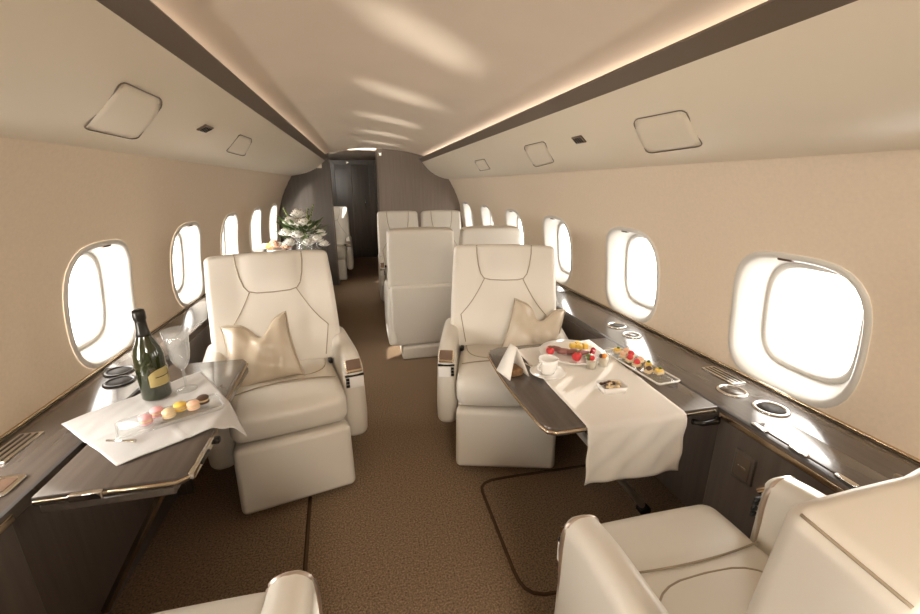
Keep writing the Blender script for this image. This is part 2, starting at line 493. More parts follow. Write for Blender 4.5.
def make_seat(label, loc, rz, cw=.50, aw=.11, bw=.605, recline=20, extra=True, group='cream cabin seats', footrest=True, kick=6, by=.135, hb=.605, az=.365, br_r=.028, nar0=.04, rim=False):
    t = thing('cabin_seat', label, 'seat', loc, rz, group)
    hc = cw / 2
    bm = B(); soft_box(bm, (0, .04, .055), (cw * .86, .48, .11), .02, m=1, k=3); obj('base', bm, LEATHER2, t)
    bm = B(); soft_box(bm, (0, -.05, .235), (cw - .01, .50, .19), .035, m=2, k=3); obj('seat_frame', bm, LEATHER2, t)
    # cushion: thick rounded front edge, slight crown
    bm = B()
    def cf(v):
        z = v.z
        if v.y < -.15 and v.z > 0: z -= .018 * ((-.15 - v.y) / .15) ** 2 * .6
        # pressed seams: one across, one curved towards the back
        if v.z > .03:
            z -= .006 * math.exp(-((v.y + .08 + .5 * v.x * v.x) / .012) ** 2)
        return (v.x, v.y, z)
    soft_box(bm, (0, -.08, .40), (cw, .56, .155), .05, m=(12, 26, 2), k=5, puff=(.004, .010, .016), fn=cf)
    cu = obj('seat_cushion', bm, LEATHER, t)
    bm = B()
    pts = []
    for i in range(21):
        x = -hc + .02 + (cw - .04) * i / 20
        pts.append((x, -.16 - .5 * x * x, .4775 + .016 * (1 - (x / hc) ** 2) * .92))
    tube(bm, pts, .0028, 6)
    pts = []
    for i in range(21):
        a = PI * i / 20
        ca, sa = math.cos(a), max(0, math.sin(a)); xq = .86 * hc * math.copysign(abs(ca) ** .55, ca)
        pts.append((xq, .17 - .30 * sa ** .55, .4775 + .0155 * (1 - (xq / hc) ** 2) * (1 - ((.25 - .30 * sa ** .55) / .28) ** 2)))
    tube(bm, pts, .0026, 6)
    obj('piping', bm, PIPING, cu)
    # footrest panel
    if footrest:
        bm = B(); soft_box(bm, (0, 0, -.150), (cw, .085, .30), .026, m=(4, 1, 4), k=4, puff=(0, .006, 0))
        obj('footrest', bm, LEATHER, t, (0, -.338, .320), (math.radians(-kick), 0, 0))
    # armrests
    for s in (-1, 1):
        def af(v):
            # crown rises to the rear, the front top corner rolls over
            y, z = v.y, v.z
            if z > .05 and y < -.08:
                q = (-.08 - y) / .16
                z -= (.020 if rim else .050) * q * q * min(1, (z - .05) / .12)
            if z < -.10: y += .05 * (-.10 - z) / .15 * (1 if y > 0 else .55)
            return (v.x * (1 - .16 * max(0, v.z + .1) / .33), y, z)
        bm = B(); soft_box(bm, (0, 0, 0), (aw, .50, .46), min(.045, aw * .42), m=(2, 10, 8), k=5, puff=(.004, 0, 0), fn=af)
        arm = obj('armrest', bm, LEATHER, t, (s * (hc + aw / 2 + .004), .01, az))
        k = aw / .11
        # polished rim round the nose of the arm
        bm = B()
        hx = aw / 2 * .87 + .0005; path = []
        for i in range(5): path.append((-hx, -.222 + .012 * (1 - i / 4), -.06 + .19 * i / 4))
        for i in range(1, 12):
            an = PI - PI * i / 12
            cx, sz = math.cos(an), math.sin(an)
            path.append((math.copysign(abs(cx) ** .7, cx) * hx, -.222 + .006 * sz, .135 + .076 * sz ** .7))
        for i in range(5): path.append((hx, -.222 + .012 * (i / 4), .13 - .19 * i / 4))
        tube(bm, path, [.004, .0045, .005, .006] + [.0065] * (len(path) - 8) + [.006, .005, .0045, .004], 10)
        if rim: obj('chrome_rim', bm, ROSE, arm)
        else: bm.free()
        if extra:
            T = Matrix.Translation((0, -.233, .171)) @ Matrix.Rotation(math.radians(-42), 4, 'X')
            bm = B(); soft_box(bm, (0, 0, 0), (.078 * k, .016, .066), .0075, m=1, k=3, M=T); pan = obj('control_panel', bm, GOLD, arm)
            bm = B(); soft_box(bm, (0, -.006, .004), (.066 * k, .010, .050), .0045, m=1, k=3, M=T); obj('display', bm, SCREEN, pan)
            bm = B(); soft_box(bm, (0, -.246, .128), (.088 * k, .012, .010), .003, m=1, k=2); obj('dark_strip', bm, BLACK, arm)
            bm = B(); soft_box(bm, (s * .008, -.247, .092), (.066 * k, .012, .054), .003, m=1, k=2); pl = obj('switch_plate', bm, CHINA, arm)
            for i in range(3):
                bm = B(); soft_box(bm, (-s * .034 * k, -.250, .112 - .017 * i), (.016 * k, .008, .013), .0015, m=1, k=1)
                obj('switch', bm, BLACK, arm)
    # backrest, hinged at the rear of the cushion
    tb = .15; VS = hb / .64
    tilt = math.radians(-recline)
    bm = B()
    def bf(v):
        z = v.z + hb / 2; x, y = v.x, v.y
        nar = 1 - nar0 * (z / hb) ** 2
        if y < 0: y -= back_front(x, z, bw, hb, .0 if rim else .020) * min(1, -y / (tb * .35))
        else: y -= .035 * (max(0, z) / hb) ** 1.5 * (y / (tb / 2))
        if z > hb * .8: z -= .010 * (abs(x) / (bw / 2)) ** 4
        return (x * nar, y, z)
    soft_box(bm, (0, 0, 0), (bw, tb, hb), br_r, m=(26, 2, 28), k=5, fn=bf)
    br = obj('backrest', bm, LEATHER, t, (0, by, .44), (tilt, 0, 0))
    bm = B()
    def on(x, z, e=.0005):
        z = z * VS
        return (x, -(tb / 2) - back_front(x, z, bw, hb, .0 if rim else .020) - e, z)
    W = bw * .26
    ctr = [(-W, .635), (-W * .99, .58), (-W * .93, .51), (-W * .84, .455), (-W * .72, .428), (-W * .5, .418), (0, .415)]
    ctr = ctr + [(-x, z) for (x, z) in ctr[-2::-1]]
    fine = []
    for (a, b) in zip(ctr, ctr[1:]):
        for i in range(6): fine.append(on(a[0] + (b[0] - a[0]) * i / 6, a[1] + (b[1] - a[1]) * i / 6))
    fine.append(on(*ctr[-1])); fine[0] = (fine[0][0], fine[0][1] + .028, fine[0][2]); fine[-1] = (fine[-1][0], fine[-1][1] + .028, fine[-1][2])
    tube(bm, fine, .0034, 6)
    for s in (-1, 1):
        tube(bm, [on(s * (W * .70 + (bw * .40 - W * .70) * i / 14), .424 - .22 * i / 14 - .02 * math.sin(PI * i / 14)) for i in range(15)], .0026, 6)
        tube(bm, [on(s * bw * (.40 - .05 * i / 10), .204 - .165 * i / 10) for i in range(11)], .0026, 6)
    obj('piping', bm, PIPING, br)
    # seams along the upper side edges of the backrest
    for s in (-1, 1):
        bm = B(); pts = []
        x0 = bw / 2 - .293 * br_r
        for i in range(11):
            y = -tb / 2 + br_r * .75 + (tb - br_r * 1.5) * i / 10
            if y > 0: y -= .035 * y / (tb / 2)
            pts.append((s * x0 * (1 - nar0), y, hb - .293 * br_r - .010 * (x0 / (bw / 2)) ** 4))
        tube(bm, pts, .0017, 6)
        obj('side_seam', bm, PIPING, br)
    # rear shell reaching down behind the seat
    bm = B(); soft_box(bm, (0, 0, 0), (bw * .97, .05, .50), .024, m=2, k=3)
    obj('back_shell', bm, LEATHER2, t, (0, by + .11, .365), (tilt * .35, 0, 0))
    for s in (-1, 1):
        bm = B(); soft_box(bm, (s * (hc - .012), .03, .478), (.022, .030, .028), .006, m=1, k=2)
        obj('belt_anchor', bm, BLACK, t)
    return t

seatL = make_seat('cream leather swivel seat on the left, turned to the aisle behind the champagne table', (-.425, 2.01, 0), math.radians(12.5), recline=19, cw=.475)
seatR = make_seat('cream leather swivel seat on the right, facing the camera behind the food table', (.715, 2.00, 0), math.radians(-16), recline=19, cw=.485, aw=.105)
make_seat('cream leather seat in the near right corner, its back to the camera', (.725, .46, 0), PI, cw=.46, aw=.10, bw=.66, recline=5, by=.222, hb=.622, az=.43, br_r=.022, nar0=0, rim=True)
make_seat('cream leather seat at the bottom left, only its cushion and one arm in view', (-.465, .46, 0), PI, cw=.46, aw=.10, bw=.66, recline=5, by=.222, hb=.622, az=.43, br_r=.022, nar0=0, rim=True)
make_seat('cream seat facing away, on the aisle side of the pair behind the right swivel seat', (.428, 3.36, 0), PI, cw=.42, aw=.07, bw=.53, recline=7)
make_seat('cream seat facing away, on the window side behind the right swivel seat', (.99, 3.36, 0), PI, cw=.39, aw=.07, bw=.50, recline=7, footrest=False)
make_seat('bright cream seat on the aisle side of the far right pair, against the brown bulkhead', (.39, 4.62, 0), 0, cw=.36, aw=.06, bw=.47, recline=7, hb=.64)
make_seat('bright cream seat on the window side of the far right pair, against the brown bulkhead', (.892, 4.62, 0), 0, cw=.36, aw=.06, bw=.47, recline=7, hb=.64)
make_seat('pale seat half hidden beyond the dark left bulkhead in the corridor', (-.47, 6.50, 0), 0, cw=.40, aw=.09, bw=.54, recline=8)

# pillows
def pillow(label, loc, rot, w=.36):
    bm = B(); N = 22
    top = {}; bot = {}
    for sgn, D in ((1, top), (-1, bot)):
        for i in range(N + 1):
            for j in range(N + 1):
                u, v = -1 + 2 * i / N, -1 + 2 * j / N
                edge = (i in (0, N)) or (j in (0, N))
                if sgn < 0 and edge: D[i, j] = top[i, j]; continue
                f = ((1 - u * u) * (1 - v * v)) ** .45
                pin = 1 - .10 * (1 - u * u) * abs(v) ** 3 - .0
                pin2 = 1 - .10 * (1 - v * v) * abs(u) ** 3
                wr = .012 * math.sin(7 * u + 3 * v) * math.sin(5 * v - 2 * u) * f
                crease = -.035 * math.exp(-((u * .8 + v * .3) / .12) ** 2) * max(0, v) ** 1.0 if sgn > 0 else 0
                chop = .085 * math.exp(-((u - .12) / .32) ** 2) * ((v + 1) / 2) ** 3
                D[i, j] = bm.verts.new((u * w / 2 * pin2 + .03 * ((v + 1) / 2) ** 2 * -u * abs(u) * .5, sgn * -1 * (f * .072 + wr + crease * f), v * w / 2 * pin - chop))
        for i in range(N):
            for j in range(N):
                q = (D[i, j], D[i + 1, j], D[i + 1, j + 1], D[i, j + 1])
                try: bm.faces.new(q if sgn > 0 else q[::-1])
                except ValueError: pass
    o = obj('pillow', bm, SILK, None, loc, rot)
    s = o.modifiers.new('smooth', 'SUBSURF'); s.levels = 1; s.render_levels = 1
    tag(o, label, 'pillow', 'silk pillows on the facing seats')
    bm = B(); pts = []
    for k in range(4):
        for i in range(20):
            t = -1 + 2 * i / 20
            u, v = ((t, -1), (1, t), (-t, 1), (-1, -t))[k]
            pts.append((u * w / 2 * (1 - .10 * (1 - v * v) * abs(u) ** 3) + .03 * ((v + 1) / 2) ** 2 * -u * abs(u) * .5, 0, v * w / 2 * (1 - .10 * (1 - u * u) * abs(v) ** 3) - .085 * math.exp(-((u - .12) / .32) ** 2) * ((v + 1) / 2) ** 3))
    tube(bm, pts, .0035, 6, closed=True); obj('piping', bm, SILK, o)
    return o
pillow('beige silk pillow leaning on the left swivel seat', (-.500, 1.945, .612), (math.radians(-24), math.radians(-9), math.radians(6)), .32)
pillow('beige silk pillow leaning on the right swivel seat behind the food table', (.865, 1.945, .600), (math.radians(-24), math.radians(10), math.radians(-24)), .31)

# ------------------------------------------------------------------ side consoles
ZL = .645
def console(side):
    s = 1 if side == 'right' else -1
    t = thing('side_console', ('dark veneer side console with ledge under the right windows' if s > 0 else 'dark veneer side console with ledge under the left windows'), 'console')
    xi = 1.125 if s > 0 else -.832
    xo = xw(.6, s) - s * .004
    xr = 1.31 if s > 0 else -.90            # recessed knee panel beside the table
    ra, rb = (.985, 1.74) if s > 0 else (.985, 1.80)
    def bx(bm, a, b, *r, **k): box(bm, min(a, b), max(a, b), *r, **k)
    ys = 2.55 if s > 0 else 1.82            # beyond this the ledge is narrower, beside the seats
    x2 = 1.275 if s > 0 else -.875
    bm = B(); bx(bm, xi, xo, YB + .01, ys, ZL - .035, ZL, .004); top = obj('ledge_top', bm, WOOD, t)
    bm = B(); bx(bm, x2, xo, ys + .001, YF - .01, ZL - .035, ZL, .004); obj('ledge_top', bm, WOOD, t)
    bm = B(); bx(bm, x2 + s * .004, x2 + s * .03, ys + .001, YF - .01, 0, ZL - .036, .003); obj('front_panel', bm, WOODV, t)
    bm = B()
    bx(bm, xi + s * .004, xi + s * .03, YB + .01, ra, .0, ZL - .036, .003)
    if ys > rb: bx(bm, xi + s * .004, xi + s * .03, rb, ys, .0, ZL - .036, .003)
    bx(bm, xi + s * .03, xr + s * .03, ra - .03, ra, .0, ZL - .036, .002)
    bx(bm, xi + s * .03, xr + s * .03, rb, rb + .03, .0, ZL - .036, .002)
    fp = obj('front_panel', bm, WOODV, t)
    bm = B(); bx(bm, xr, xr + s * .025, ra - .01, rb + .01, 0, ZL - .036, .002); obj('knee_panel', bm, WOODV, t)
    # metal bead along the wall and along the inner edge
    bm = B(); tube(bm, [(xw(ZL + .01, s) - s * .006, YB + .02, ZL + .006), (xw(ZL + .01, s) - s * .006, YF - .02, ZL + .006)], .006, 8); obj('wall_bead', bm, GOLD, t)
    bm = B(); bx(bm, xi - s * .004, xi + s * .006, YB + .02, ra, ZL - .030, ZL - .012, .002); obj('edge_strip', bm, GOLD, t)
    bm = B(); bx(bm, xi - s * .002, xi + s * .010, YB + .02, ys - .01, ZL - .0005, ZL + .0012, .0005); obj('shadow_gap', bm, GAP, t)
    return t, top, fp, xi, s
conR, topR, fpR, xiR, _ = console('right')
conL, topL, fpL, xiL, _ = console('left')

def cup_holder(parent, x, y, r=.043, lid=False, ring=None):
    bm = B(); lathe(bm, [(r + .010, 0), (r + .010, .003), (r + .006, .006), (r, .006), (r - .002, .001)], 32, (x, y, ZL - .0005))
    h = obj('cup_holder', bm, ring or CHROME, parent)
    bm = B()
    lathe(bm, [(r - .002, .0012), (r - .002, .0022), (.0, .0022)], 32, (x, y, ZL - .0005)) if not lid else lathe(bm, [(r - .002, .002), (r - .003, .005), (.0, .005)], 32, (x, y, ZL - .0005))
    obj('cup_well' if not lid else 'cup_lid', bm, GAP if not lid else WOOD, h)
cup_holder(topR, 1.285, .945)
cup_holder(topR, 1.262, 1.075, .040, True)
cup_holder(topR, 1.275, 1.81, .040)
cup_holder(topR, 1.265, 1.665, .036, True)
cup_holder(topL, -.985, 1.86 - .09, .042, ring=BLACK)
cup_holder(topL, -.935, 1.665, .042, ring=BLACK)
def grille(parent, x, y):
    bm = B(); soft_box(bm, (x, y, ZL + .002), (.062, .15, .006), .002, m=1, k=2); g = obj('vent_grille', bm, CHROME, parent)
    bm = B()
    for i in range(3): soft_box(bm, (x - .018 + .018 * i, y, ZL + .0055), (.006, .135, .002), .0008, m=1, k=1)
    obj('grille_slot', bm, BLACK, g)
grille(topR, 1.335, 1.19); grille(topL, -1.005, 1.26)
bm = B(); slab(bm, rrect(-.925, 1.075, .10, .085, .015), ZL - .001, ZL + .006, .002); cp = obj('control_plate', bm, CHROME, topL)
bm = B(); slab(bm, rrect(-.925, 1.075, .075, .06, .010), ZL + .004, ZL + .0075, .001); obj('control_face', bm, SCREEN, cp)
# seat control panel let into the right ledge edge, chrome catches
bm = B(); slab(bm, rrect(1.20, .68, .11, .40, .008), ZL - .001, ZL + .003, .001); lp = obj('ledge_lid', bm, WOOD, topR)
for y in (.62, .74, .86):
    bm = B(); soft_box(bm, (xiR + .018, y, ZL + .003), (.016, .05, .008), .003, m=1, k=2)
    obj('lid_catch', bm, CHROME, topR)
bm = B(); soft_box(bm, (xiR + .0025, .868, .503), (.012, .072, .100), .005, m=1, k=2); pl = obj('socket_plate', bm, WOODV, fpR)
bm = B(); soft_box(bm, (xiR - .003, .868, .503), (.005, .050, .076), .002, m=1, k=2); pq = obj('socket_cover', bm, TRIMM, pl)
bm = B(); soft_box(bm, (xiR - .0055, .868, .503), (.003, .026, .006), .001, m=1, k=1); obj('finger_slot', bm, CHROME, pq)

# ------------------------------------------------------------------ fold-out tables
ZT = .655
def fold_table(label, outline, edge_pts, hinge, side):
    t = thing('fold_out_table', label, 'table')
    bm = B(); slab(bm, outline, ZT - .028, ZT, .005); top = obj('tabletop', bm, WOOD, t, sharp=40)
    bm = B(); tube(bm, edge_pts, .0055, 8); obj('metal_edge', bm, GOLD, top)
    return t, top
outR = [(1.112, .985), (1.112, 1.645), (.56, 1.645), (.515, 1.625), (.498, 1.58)] + [(.498 - .012 * math.sin(PI * i / 8), 1.58 - .55 * i / 8) for i in range(1, 8)] + [(.498, 1.03), (.506, 1.0), (.53, .985)]
tabR, topTR = fold_table('dark glossy fold-out table on the right, laid with a white runner and food', outR,
                 [(.515, 1.625, ZT - .014), (.498, 1.58, ZT - .014)] + [(.498 - .012 * math.sin(PI * i / 8), 1.58 - .55 * i / 8, ZT - .014) for i in range(1, 8)] + [(.498, 1.03, ZT - .014), (.506, 1.0, ZT - .014), (.53, .985, ZT - .014), (1.10, .985, ZT - .014)], None, 1)
bm = B(); tube(bm, [(.62, 1.375, ZT - .03), (.66, 1.365, .58), (1.10, 1.24, .03)], .015, 10); obj('support_strut', bm, SATIN, tabR)
bm = B(); soft_box(bm, (1.108, 1.238, .012), (.05, .04, .024), .006, m=1, k=2); obj('strut_foot', bm, BLACK, tabR)
bm = B(); box(bm, 1.10, 1.30, 1.05, 1.60, ZT - .075, ZT - .046, .004); obj('table_carrier', bm, BLACK, tabR)
bm = B(); tube(bm, [(1.02, .985, ZT - .045), (1.05, .975, ZT - .05), (1.11, .975, ZT - .05), (1.118, .985, ZT - .045)], .010, 8); obj('release_handle', bm, BLACK, tabR)
bm = B(); box(bm, .80, .806, .99, 1.64, ZT - .0004, ZT + .0008, .0003); obj('fold_joint', bm, GAP, topTR)

outL = [(-.803, 1.005), (-.50, 1.005), (-.478, 1.02), (-.474, 1.05), (-.474, 1.22), (-.495, 1.30), (-.51, 1.74), (-.53, 1.77), (-.803, 1.77)]
tabL, topTL = fold_table('dark glossy fold-out table on the left, under the champagne bottle', outL,
                 [(-.80, 1.005, ZT - .014), (-.50, 1.005, ZT - .014), (-.478, 1.02, ZT - .014), (-.474, 1.05, ZT - .014), (-.474, 1.22, ZT - .014), (-.495, 1.30, ZT - .014), (-.51, 1.74, ZT - .014)], None, -1)
bm = B(); soft_box(bm, (-.69, 1.000, ZT - .012), (.07, .014, .020), .003, m=1, k=2); obj('hinge', bm, CHROME, topTL)
bm = B(); soft_box(bm, (-.471, 1.10, ZT - .012), (.014, .16, .020), .003, m=1, k=2); obj('hinge', bm, CHROME, topTL)
bm = B(); soft_box(bm, (-.463, 1.10, ZT - .012), (.006, .06, .008), .002, m=1, k=1); obj('latch', bm, BLACK, topTL)
bm = B(); soft_box(bm, (-.463, 1.19, ZT - .02), (.02, .02, .02), .006, m=1, k=2); obj('latch', bm, BLACK, topTL)
bm = B(); box(bm, -.80, -.51, 1.012, 1.75, ZT - .055, ZT - .032, .004); obj('lower_leaf', bm, WOOD, tabL)
bm = B(); tube(bm, [(-.56, 1.28, ZT - .05), (-.60, 1.28, .56), (-.885, 1.22, .05)], .013, 10); obj('support_strut', bm, CHROME, tabL)
bm = B(); box(bm, -.895, -.80, 1.10, 1.70, ZT - .080, ZT - .056, .004); obj('table_carrier', bm, BLACK, tabL)

# ------------------------------------------------------------------ cloths
def cloth(name, fn, nu, nv, m, label, cat, th=.0018):
    bm = B(); g = [[bm.verts.new(fn(i / nu, j / nv)) for j in range(nv + 1)] for i in range(nu + 1)]
    for i in range(nu):
        for j in range(nv): bm.faces.new((g[i][j], g[i + 1][j], g[i + 1][j + 1], g[i][j + 1]))
    o = obj(name, bm, m); s = o.modifiers.new('thickness', 'SOLIDIFY'); s.thickness = th; s.offset = 1
    tag(o, label, cat); return o
def runner(u, v):
    # v: 0 far end on the table .. 1 bottom of the hang ; u across
    xl_f, xr_f, yf_l, yf_r = .625, 1.005, 1.585, 1.625
    xl_n, xr_n = .622, .972
    L1 = .64; hang = .225
    d = v * (L1 + hang)
    wr = .0012 * math.sin(9 * u + 5 * v) + .0014 * math.sin(23 * v + 7 * u + 2 * math.sin(6 * u))
    if d <= L1:
        f = d / L1
        x = (xl_f + (xl_n - xl_f) * f) * (1 - u) + (xr_f + (xr_n - xr_f) * f) * u
        y = (yf_l * (1 - u) + yf_r * u) * (1 - f) + .985 * f
        return (x, y, ZT + .0035 + abs(wr) * min(1, (1 - f) * 8))
    q = d - L1; R = .018
    x = (xl_n + .010 * q / hang) * (1 - u) + (xr_n + .004 * q / hang) * u
    fold = .006 * math.sin(7 * u + .6) * (q / hang) + .004 * math.sin(17 * u) * (q / hang) + .003 * math.sin(21 * u + 60 * q) * min(1, q / .05)
    a = min(q / R, PI / 2)
    y = .985 - R * math.sin(a) - .004 + fold
    z = ZT + .0035 - R * (1 - math.cos(a)) - max(0, q - R * PI / 2)
    z += .010 * math.sin(3.0 * u + .3) * (q / hang) ** 2 * .6
    return (x, y, z)
cloth('table_runner', runner, 30, 70, LINEN, 'white linen runner across the right table, hanging over its near edge', 'table runner')
def napcloth(u, v):
    A, Bc, C, D = Vector((-.935, 1.345)), Vector((-.665, 1.085)), Vector((-.405, 1.265)), Vector((-.655, 1.66))
    p = A * (1 - u) * (1 - v) + Bc * u * (1 - v) + C * u * v + D * (1 - u) * v
    z = ZT + .004 + .0016 * math.sin(11 * u + 4 * v) + .0016 * math.sin(9 * v - 6 * u)
    z += .006 * math.exp(-((u - .5) / .02) ** 2) * .5 + .006 * math.exp(-((v - .5) / .02) ** 2) * .5
    z += .0022 * abs(math.sin(17 * u + 13 * v + 2 * math.sin(5 * u))) * (.3 + v)
    ov = p.x + .478
    if ov > 0: z -= .55 * ov + 5 * ov * ov - .006 * math.sin(30 * v) * min(1, ov / .03)
    if p.x < -.83: z += .001
    return (p.x, p.y, z)
cloth('serving_cloth', napcloth, 44, 44, SHEER, 'sheer white square cloth under the champagne bottle on the left table', 'cloth', .0014)

# ------------------------------------------------------------------ champagne, flute, macarons
zc = ZT + .0075
bt = thing('champagne_bottle', 'dark green champagne bottle with gold label on the left table', 'bottle', (-.728, 1.475, zc), math.radians(-12))
bm = B(); lathe(bm, [(.030, .004), (.040, 0), (.0435, .006), (.0435, .135), (.0425, .155), (.037, .180), (.026, .205), (.0185, .228), (.0155, .245), (.0150, .262)], 40); obj('glass_body', bm, BOTTLE, bt)
bm = B(); lathe(bm, [(.0212, .2215), (.0190, .232), (.0166, .246), (.0158, .270), (.0165, .276), (.0185, .279), (.0185, .300), (.0165, .309), (.010, .312), (0, .312)], 32); obj('foil_neck', bm, FOIL, bt)
bm = B()
def arc_label(bm, r, a0, a1, z0, z1, n=16, cut=0):
    lo = [bm.verts.new((r * math.cos(a0 + (a1 - a0) * i / n), r * math.sin(a0 + (a1 - a0) * i / n), z0)) for i in range(n + 1)]
    hi = [bm.verts.new((r * math.cos(a0 + (a1 - a0) * i / n), r * math.sin(a0 + (a1 - a0) * i / n), z1 - cut * abs(2 * i / n - 1) ** 3)) for i in range(n + 1)]
    for i in range(n): bm.faces.new((lo[i], lo[i + 1], hi[i + 1], hi[i]))
arc_label(bm, .0441, math.radians(-70), math.radians(55), .050, .110, cut=.02); obj('paper_label', bm, LABELM, bt)
bm = B(); arc_label(bm, .0444, math.radians(-45), math.radians(30), .080, .083); obj('label_band', bm, FOIL, bt)

fl = thing('champagne_flute', 'cut crystal champagne flute with fluted bowl beside the bottle', 'glass', (-.648, 1.505, zc))
bm = B()
lathe(bm, [(.034, 0), (.034, .002), (.012, .006), (.0045, .012), (.004, .050), (.008, .056), (.004, .062), (.005, .078)], 28); obj('stem', bm, CRYST, fl)
bm = B()
lathe(bm, [(.005, .078), (.016, .090), (.026, .110), (.031, .140), (.034, .180), (.040, .225), (.0385, .225), (.0325, .180), (.0295, .140), (.0245, .112), (.014, .094), (.001, .084)], 48, fn=lambda a, z: 1 + .04 * math.cos(12 * a) * (1 if z > .09 else 0))
obj('bowl', bm, CRYST, fl)

pr = math.radians(28)
mp = thing('serving_plate', 'long clear glass plate of macarons on the sheer cloth', 'plate', (-.615, 1.30, zc + .008), pr)
bm = B(); slab(bm, rrect(0, 0, .27, .115, .012), 0, .006, .002); obj('plate_base', bm, GLASS, mp)
bm = B(); tube(bm, [(x, y, .008) for (x, y) in rrect(0, 0, .268, .113, .012)], .003, 6, closed=True); obj('plate_rim', bm, CRYST, mp)
def macaron(x, y, m, label, z=0, tilt=0, r=.0175):
    c = math.cos(pr); s = math.sin(pr)
    o = thing('macaron', label, 'macaron', (-.615 + x * c - y * s, 1.30 + x * s + y * c, zc + .0148 + z), 0, 'macarons on the glass plate')
    o.rotation_euler = (tilt, 0, random.random() * 3)
    bm = B()
    lathe(bm, [(.015 * r / .021, 0), (r, .003), (r, .009), (r * .97, .010)], 20); lathe(bm, [(r * .97, .016), (r, .017), (r, .022), (r * .75, .026), (0, .0285)], 20)
    obj('shell', bm, m, o)
    bm = B(); lathe(bm, [(r * .92, .0098), (r * .95, .013), (r * .92, .0162)], 20); obj('filling', bm, CREAMF, o)
macaron(-.065, -.012, PINK, 'pink macaron at the near end of the glass plate')
macaron(-.035, .020, PINK, 'second pink macaron, tucked behind the first')
macaron(-.008, -.014, CREAMF, 'pale cream macaron in the middle of the row')
macaron(.025, .010, YELL, 'yellow macaron near the middle of the glass plate')
macaron(.058, -.008, PEACH, 'peach macaron between the yellow and the brown ones')
macaron(.088, .014, BROWN, 'dark chocolate macaron at the far end of the glass plate')
bm = B()
c0, c1 = Vector((-.745, 1.205, zc + .0045)), Vector((-.665, 1.185, zc + .0045))
tube(bm, [c0, c0.lerp(c1, .5), c1], [.0035, .003, .005], 8); 
tag(obj('dessert_knife', bm, CHROME), 'small steel knife lying on the sheer cloth before the macarons', 'knife')

# ------------------------------------------------------------------ the food table
zr = ZT + .0085
# folded napkin standing like a tent
nk = thing('folded_napkin', 'white napkin folded into a tent at the aisle edge of the right table', 'napkin', (.532, 1.375, ZT + .001), math.radians(12))
bm = B()
def tent(bm, w, d, h, th, off=0):
    for s in (-1, 1):
        N = 8
        g = []
        for i in range(N + 1):
            f = i / N
            g.append([bm.verts.new((s * w / 2 * (1 - f) ** .9 + off, -d / 2 * (1 - .55 * f), h * f)), bm.verts.new((s * w / 2 * (1 - f) ** .9 + off, d / 2 * (1 - .55 * f), h * f))])
        for a, b in zip(g, g[1:]): bm.faces.new((a[0], a[1], b[1], b[0]))
tent(bm, .085, .10, .115, .003)
o = obj('linen_fold', bm, LINEN, nk); mo = o.modifiers.new('thickness', 'SOLIDIFY'); mo.thickness = .004; mo.offset = 0
bm = B(); soft_box(bm, (0, -.01, .017), (.05, .06, .030), .008, m=1, k=2); obj('dark_bundle', bm, mat('brown_wafer', (.20, .11, .045), .7, noise=((90, 90, 90), .4, 3)), nk)
# cup and saucer
cs = thing('saucer', 'white china saucer under the coffee cup on the runner edge', 'saucer', (.655, 1.325, zr - .003))
bm = B(); lathe(bm, [(.030, 0), (.034, .003), (.058, .008), (.068, .013), (.067, .015), (.056, .011), (.030, .006), (0, .006)], 40); obj('dish', bm, CHINA, cs)
cu = thing('coffee_cup', 'white china coffee cup on its saucer near the napkin', 'cup', (.655, 1.325, zr + .004), math.radians(200))
bm = B(); lathe(bm, [(.020, 0), (.026, .002), (.033, .020), (.036, .045), (.037, .062), (.0352, .062), (.034, .045), (.031, .022), (.022, .006), (0, .005)], 40); obj('cup_bowl', bm, CHINA, cu)
bm = B(); tube(bm, [(.034 + .020 * math.sin(PI * i / 8), 0, .016 + .036 * i / 8) for i in range(9)], .0045, 8); obj('handle', bm, CHINA, cu)
bm = B(); 
tube(bm, [(.575, 1.50, zr), (.60, 1.44, zr + .002), (.615, 1.40, zr + .003), (.62, 1.385, zr + .003)], [.003, .003, .004, .008], 8)
tag(obj('teaspoon', bm, CHROME), 'steel teaspoon lying behind the saucer by the napkin', 'spoon')
# fruit plate
fp = thing('fruit_plate', 'round white plate of berries and cold cuts at the far end of the runner', 'plate', (.835, 1.47, zr - .0005))
bm = B(); lathe(bm, [(.075, 0), (.080, .003), (.115, .010), (.138, .017), (.137, .019), (.112, .013), (.078, .007), (0, .007)], 48, fn=lambda a, z: 1); obj('plate_dish', bm, CHINA, fp)
def food(kind, label, cat, x, y, z, m, s, group, wob=.12, stalk=False):
    o = bpy.data.objects.new('tmp', None); bpy.data.objects.remove(o)
    bm = B(); ball(bm, (0, 0, s[2]), s, 12, 8, wob); f = obj(kind, bm, m, None, (x, y, z), (0, 0, random.random() * 6)); tag(f, label, cat, group)
    if stalk:
        bm = B()
        for i in range(5):
            a = 2 * PI * i / 5; tube(bm, [(0, 0, 2 * s[2] - .002), (.006 * math.cos(a), .006 * math.sin(a), 2 * s[2] + .001), (.012 * math.cos(a), .012 * math.sin(a), 2 * s[2] - .003)], [.002, .0022, .0005], 5)
        obj('leaf_crown', bm, GREEN, f)
    return f
zp = zr + .0075
food('strawberry', 'big red strawberry at the near rim of the round plate', 'strawberry', .81, 1.385, zp + .004, RED, (.019, .018, .020), 'fruit on the round plate', stalk=True)
food('strawberry', 'red strawberry at the aisle-side rim of the round plate', 'strawberry', .735, 1.475, zp + .001, RED, (.017, .017, .018), 'fruit on the round plate', stalk=True)
food('strawberry', 'strawberry half showing pink at the back of the round plate', 'strawberry', .755, 1.52, zp, PINK, (.015, .015, .012), 'fruit on the round plate')
